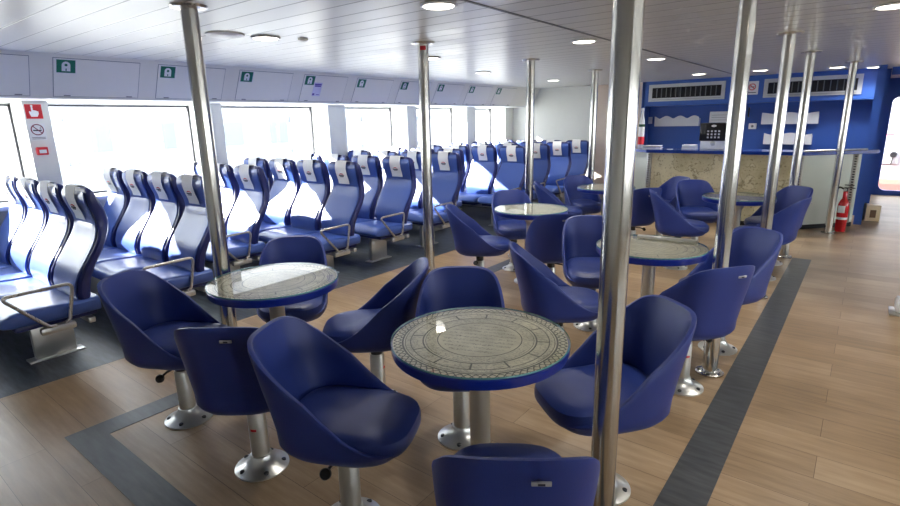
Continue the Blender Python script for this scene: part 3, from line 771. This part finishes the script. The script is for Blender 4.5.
MX = Matrix.Rotation(PI/2, 4, 'X')
MB().tube([(.045*math.cos(2*PI*i/28), -.006, .045*math.sin(2*PI*i/28)+.015) for i in range(28)], .006, 6, closed=True).tube([(-.032, -.006, .047), (.032, -.006, -.017)], .006, 6).done('prohibition_ring', MT['red'], t, smooth=False)
MB().box(-.03, .03, -.0045, -.003, .01, .02).box(-.06, .06, -.0045, -.003, -.075, -.065).done('print', MT['ink'], t, smooth=False)
# wavy racks on the wall (wall plane y = 10.0)
def rack(x0, x1, z0, z1, wave, lb):
    n = 40; w, h = x1-x0, z1-z0
    t = empty('cup_rack', (x0, 9.999, z0), 0, lb, 'rack')
    top = [(w*i/n, h*.72+h*.26*wave(i/n)) for i in range(n+1)]
    pts = [(0, 0), (w, 0)]+list(reversed(top))
    MB().prism(pts, 0, .008, Matrix(((1, 0, 0, 0), (0, 0, 1, -.12), (0, 1, 0, 0), (0, 0, 0, 1)))).done('front', MT['rack'], t, smooth=False)
    MB().box(0, w, -.112, 0, 0, .01).done('shelf', MT['rack'], t, smooth=False)
    for x in (0, w-.008): MB().box(x, x+.008, -.112, 0, .01, h*.7).done('end', MT['rack'], t, smooth=False)
    return t
w3 = lambda u: abs(math.cos(3.2*PI*u+.4))**1.4
rack(-3.06, -2.33, 1.345, 1.525, w3, 'white wall rack with a wavy top edge left of the black keypad unit')
rack(-1.40, -.65, 1.36, 1.54, lambda u: .75+.25*math.cos(2*PI*u*2), 'upper white wall rack on the right of the bar wall, nearly straight top')
rack(-1.34, -.70, 1.05, 1.24, lambda u: .5+.5*math.sin(2*PI*u*1.6+2.6)*(.6+.4*math.cos(9*u)), 'lower white wall rack with a wavy top on the right of the bar wall')
t = MB().box(-.15, .15, -.002, 0, -.09, .09).done('paper_notice', MT['paper'], smooth=False); t.location = (-2.04, 9.998, 1.485); tag(t, 'blank-looking white paper sheet on the blue wall above the black keypad unit', 'notice')
MB().box(-.12, .12, -.003, -.002, .03, .035).box(-.12, .10, -.003, -.002, -.01, -.005).box(-.12, .12, -.003, -.002, -.05, -.045).done('print', MT['greyp'], t, smooth=False)
t = MB().box(-.035, .035, -.03, 0, -.06, .06, .006).done('wall_switch', MT['white']); t.location = (-3.17, 9.999, 1.45); tag(t, 'small white switch on the blue wall at the left of the wavy rack', 'switch')
MB().box(-.012, .012, -.038, -.03, -.02, .02, .003).done('rocker', MT['paper'], t)
t = MB().box(-.055, .055, -.04, 0, -.045, .045, .006).done('wall_socket', MT['white']); t.location = (-1.53, 9.999, 1.33); tag(t, 'small white socket box on the blue wall between racks, right of the keypad unit', 'socket')
MB().lathe([(.02, .04), (.02, .043)], 16, M=Matrix.Rotation(PI/2, 4, 'X')).done('outlet', MT['greyp'], t)
t = MB().tube([(0, -.01, .07), (0, -.05, .05), (0, -.05, -.05), (0, -.01, -.07)], .012, 10, fillet=.02).done('door_pull', MT['black']); t.location = (-1.60, 9.996, 1.55); tag(t, 'small black pull handle on the blue bar wall near the third walkway pole', 'handle')
# things on the counter
t = empty('keypad_unit', (-1.78, 8.55, 1.031), 0, 'black box unit with a grid of white buttons on the bar counter', 'machine')
MB().box(-.17, .17, -.08, .10, 0, .13, .008).done('base', MT['white'], t)
fo = MB().box(-.185, .185, -.10, .10, .125, .375, .008).done('front_box', MT['black'], t)
for iz in range(3):
    for ix in range(4):
        MB().box(-.07+ix*.048-.013, -.07+ix*.048+.013, -.106, -.10, .175+iz*.043-.012, .175+iz*.043+.012, .003).done('button', MT['white'], fo)
MB().prism([(.035*math.cos(2*PI*i/16), .017*math.sin(2*PI*i/16)) for i in range(16)], 0, .004, Matrix(((1, 0, 0, .0), (0, 0, -1, -.10), (0, 1, 0, .335), (0, 0, 0, 1)))).done('logo', MT['white'], fo, smooth=False)
MB().lathe([(.035, .0), (.03, .006), (.012, .01)], 20, M=Matrix.Translation((0, -.08, .09)) @ Matrix.Rotation(PI/2, 4, 'X')).done('dial', MT['alu'], t)
MB().box(.15, .168, -.085, .0, 0, .31, .002).done('side_flap', MT['rack'], t)
t = empty('napkin_stack', (-2.10, 8.52, 1.031), 0, 'small white stack of paper napkins on the counter left of the black unit', 'napkins')
for k in range(3): MB().box(-.10+.004*k, .10-.003*k, -.07, .07, .0+.022*k, .0205+.022*k, .004).done('napkin_layer', MT['paper'], t)
t = empty('magazine_pile', (-2.64, 8.50, 1.031), 0, 'low pile of magazines at the left end of the bar counter', 'magazines')
for k, (mk, a) in enumerate((('paper', .1), ('lilac', -.15), ('greyp', .2), ('paper', 0.05))): MB().box(-.13, .13, -.09, .09, .013*k, .012+.013*k, .002, Matrix.Rotation(a, 4, 'Z')).done('magazine', MT[mk], t)
t = empty('wrapped_bottle', (-2.86, 8.62, 1.031), 0, 'tall white bottle with red and green markings standing at the left end of the counter', 'bottle')
MB().lathe([(.040, 0), (.046, .01), (.046, .36), (.040, .42), (.022, .50), (.018, .57), (.022, .575), (.022, .61), (.016, .615)], 24).done('body', MT['white'], t)
MB().lathe([(.047, .06), (.0475, .10), (.0475, .16), (.047, .18)], 24).done('red_band', MT['red'], t)
MB().lathe([(.047, .33), (.0475, .335), (.0475, .365), (.047, .37)], 24).done('green_band', MT['greenp'], t)
t = MB().prism([(.02*math.cos(2*PI*i/20)*1.0, .02*math.sin(2*PI*i/20)) for i in range(20)], 0, .001).done('coaster', MT['paper']); t.location = (-2.36, 8.45, 1.0305); t.scale = (2.2, 2.2, 4)
tag(t, 'small white coaster on the counter between the magazines and the napkins', 'coaster')

# fire extinguisher
t = empty('fire_extinguisher', (-.155, 8.52, 0), math.radians(-20), 'red fire extinguisher with white label on the floor before the bar, behind a pole', 'extinguisher')
MB().lathe([(.056, .0), (.062, .012), (.062, .33), (.056, .37), (.040, .41), (.026, .43), (.024, .525)], 32).done('cylinder', MT['extred'], t)
MB().prism([(0.0635*math.cos(math.radians(a)), 0.0635*math.sin(math.radians(a))) for a in range(-130, -49, 8)]+[(0.0625*math.cos(math.radians(a)), 0.0625*math.sin(math.radians(a))) for a in range(-50, -131, -8)], .25, .34).done('white_label', MT['paper'], t)
MB().lathe([(.0623, .16), (.0628, .165), (.0628, .185), (.0623, .19)], 32, cap0=False, cap1=False).done('band', MT['paper'], t)
v = MB().lathe([(.022, .52), (.024, .53), (.024, .56), (.014, .57)], 16).box(-.02, .10, -.012, .012, .565, .577, .003).box(-.02, .085, -.012, .012, .60, .612, .003).done('valve_head', MT['black'], t)
MB().lathe([(.018, 0), (.018, .012)], 16, M=Matrix.Translation((0, -.022, .545)) @ Matrix.Rotation(PI/2, 4, 'X')).done('gauge', MT['silver'], v)
MB().tube([(-.02, 0, .55), (-.08, 0, .58), (-.125, 0, .48), (-.12, 0, .30), (-.105, 0, .16)], .011, 10, fillet=.05).done('hose', MT['black'], t)
# cardboard box
t = empty('cardboard_box', (.16, 9.62, 0), math.radians(12), 'small tan cardboard box on the floor at the right end of the bar', 'box')
MB().box(-.085, .085, -.07, .07, 0, .225, .003).done('carton', MT['card'], t)
MB().box(-.035, .035, -.0715, -.07, .05, .16).done('dark_print', MT['brown'], t, smooth=False)
MB().box(-.085, .085, -.012, .012, .225, .2265).done('tape', MT['alu'], t, smooth=False)
MB().box(-.085, .0, -.07, .07, -.002, .002, M=Matrix.Translation((0, 0, .229)) @ Matrix.Rotation(.08, 4, 'Y')).done('flap', MT['card'], t, smooth=False)
# floor bracket at the right edge
t = empty('floor_bracket', (.42, 5.12, 0), math.radians(0), 'low white metal floor bracket with a dark slot at the right edge of the photo', 'bracket')
MB().box(-.13, .2, -.09, .13, 0, .016, .006).done('foot_plate', MT['alu'], t)
MB().box(-.10, .2, -.07, .10, .016, .13, .03).done('cover', MT['white'], t)
MB().box(-.035, -.015, -.073, .103, .018, .133, .002).done('slot', MT['dark'], t)

# ------------------------------------------------------------------ outside
o = MB().box(-90, XW-1.2, -60, 90, -.9, -.7).done('quay_ground', MT['quay'], smooth=False); o['kind'] = 'structure'
o = MB().box(XR+1.2, 80, -60, 90, -.9, -.7).done('quay_ground', MT['quay'], smooth=False); o['kind'] = 'structure'
def ext_rail(x, y0, y1, lb):
    t = empty('quay_railing', (x, y0, -.7), 0, lb, 'railing')
    L_ = y1-y0
    MB().box(-.05, .05, 0, L_, 2.3, 2.42).done('top_rail', MT['extd'], t, smooth=False)
    MB().box(-.05, .05, 0, L_, 1.5, 1.58).done('middle_rail', MT['extd'], t, smooth=False)
    n = int(L_/2.6)
    for k in range(n+1): MB().box(-.07, .07, k*L_/n-.07, k*L_/n+.07, 0, 2.42).done('post', MT['extd'], t, smooth=False)
ext_rail(-12.5, -4, 30, 'pale washed-out railing on the quay seen through the windows')
def ext_block(x, y, w, d_, h, lb):
    t = empty('harbour_building', (x, y, -.7), 0, lb, 'building')
    MB().box(0, w, 0, d_, 0, h).done('wall', MT['ext'], t, smooth=False)
    MB().box(-.3, w+.3, -.3, d_+.3, h, h+.3).done('roof', MT['extd'], t, smooth=False)
    k = 1.0
    while k < d_-1.5:
        MB().box(w, w+.03, k, k+1.2, 1.4, 2.6).done('window', MT['extd'], t, smooth=False); k += 2.6
ext_block(-30, 6, 8, 14, 4.4, 'overexposed pale harbour building seen through the second window')
ext_block(-30, 26, 8, 22, 5.4, 'overexposed pale harbour building seen through the far windows')
# deck beyond the glazed door
o = MB().box(-1.5, 4.5, YF+.1, 16.2, -.08, -.02).done('deck', MT['deckr'], smooth=False); o['kind'] = 'structure'
o = MB().box(-1.5, 4.5, 16.2, 16.3, -.02, 3.2).done('outside_bulkhead', MT['extb'], smooth=False); o['kind'] = 'structure'
t = MB().box(-.07, .07, -.004, 0, -.035, .035).done('deck_sign', MT['red'], smooth=False); t.location = (.36, 16.199, .98); tag(t, 'small red and white sign on the outside bulkhead beyond the door', 'sign')
MB().box(-.06, .06, -.006, -.004, -.02, .0).done('print', MT['paper'], t, smooth=False)
t = MB().box(-.05, .05, -.004, 0, -.035, .035).done('deck_sign', MT['green'], smooth=False); t.location = (.64, 16.199, .98); tag(t, 'small green sign on the outside bulkhead beyond the door', 'sign')
t = empty('deck_fitting', (.42, 16.2, .55), 0, 'grey deck fitting with round black wheel on the outside bulkhead', 'fitting')  # deck fitting with black wheel and hose, fixed to the bulkhead
MB().box(-.17, .17, -.05, 0, -.22, .2, .02).done('plate', MT['ext'], t)
MB().lathe([(.065, 0), (.07, .02), (.05, .05)], 24, M=Matrix.Translation((.06, -.05, 0)) @ Matrix.Rotation(PI/2, 4, 'X')).done('wheel', MT['black'], t)
MB().tube([(.06, -.06, -.05), (.05, -.08, -.15), (.04, -.05, -.22)], .012, 8).done('hose', MT['black'], t)

# ------------------------------------------------------------------ light
w = bpy.data.worlds.new('sky'); SC.world = w; w.use_nodes = True
nt = w.node_tree; bg = nt.nodes['Background']
tc = N(nt, 'ShaderNodeTexCoord'); sp = N(nt, 'ShaderNodeSeparateXYZ'); nt.links.new(tc.outputs['Generated'], sp.inputs[0])
cr = N(nt, 'ShaderNodeValToRGB'); e = cr.color_ramp.elements; e[0].position = 0.; e[0].color = (.97, .985, 1, 1); e[1].position = .6; e[1].color = (.80, .90, 1, 1)
nt.links.new(sp.outputs[2], cr.inputs[0]); nt.links.new(cr.outputs[0], bg.inputs[0]); bg.inputs[1].default_value = 8.0
sd = bpy.data.lights.new('sun', 'SUN'); sd.energy = 30; sd.angle = math.radians(.6); sd.color = (1, .96, .9)
so = bpy.data.objects.new('sun', sd); COL.objects.link(so)
so.rotation_euler = Vector((.80, .42, -.43)).to_track_quat('-Z', 'Y').to_euler()

SC.view_settings.view_transform = 'Standard'
SC.view_settings.exposure = .55
SC.cycles.use_denoising = True
SC.cycles.max_bounces = 8; SC.cycles.diffuse_bounces = 5; SC.cycles.glossy_bounces = 4; SC.cycles.transparent_max_bounces = 12
SC.cycles.sample_clamp_indirect = 8
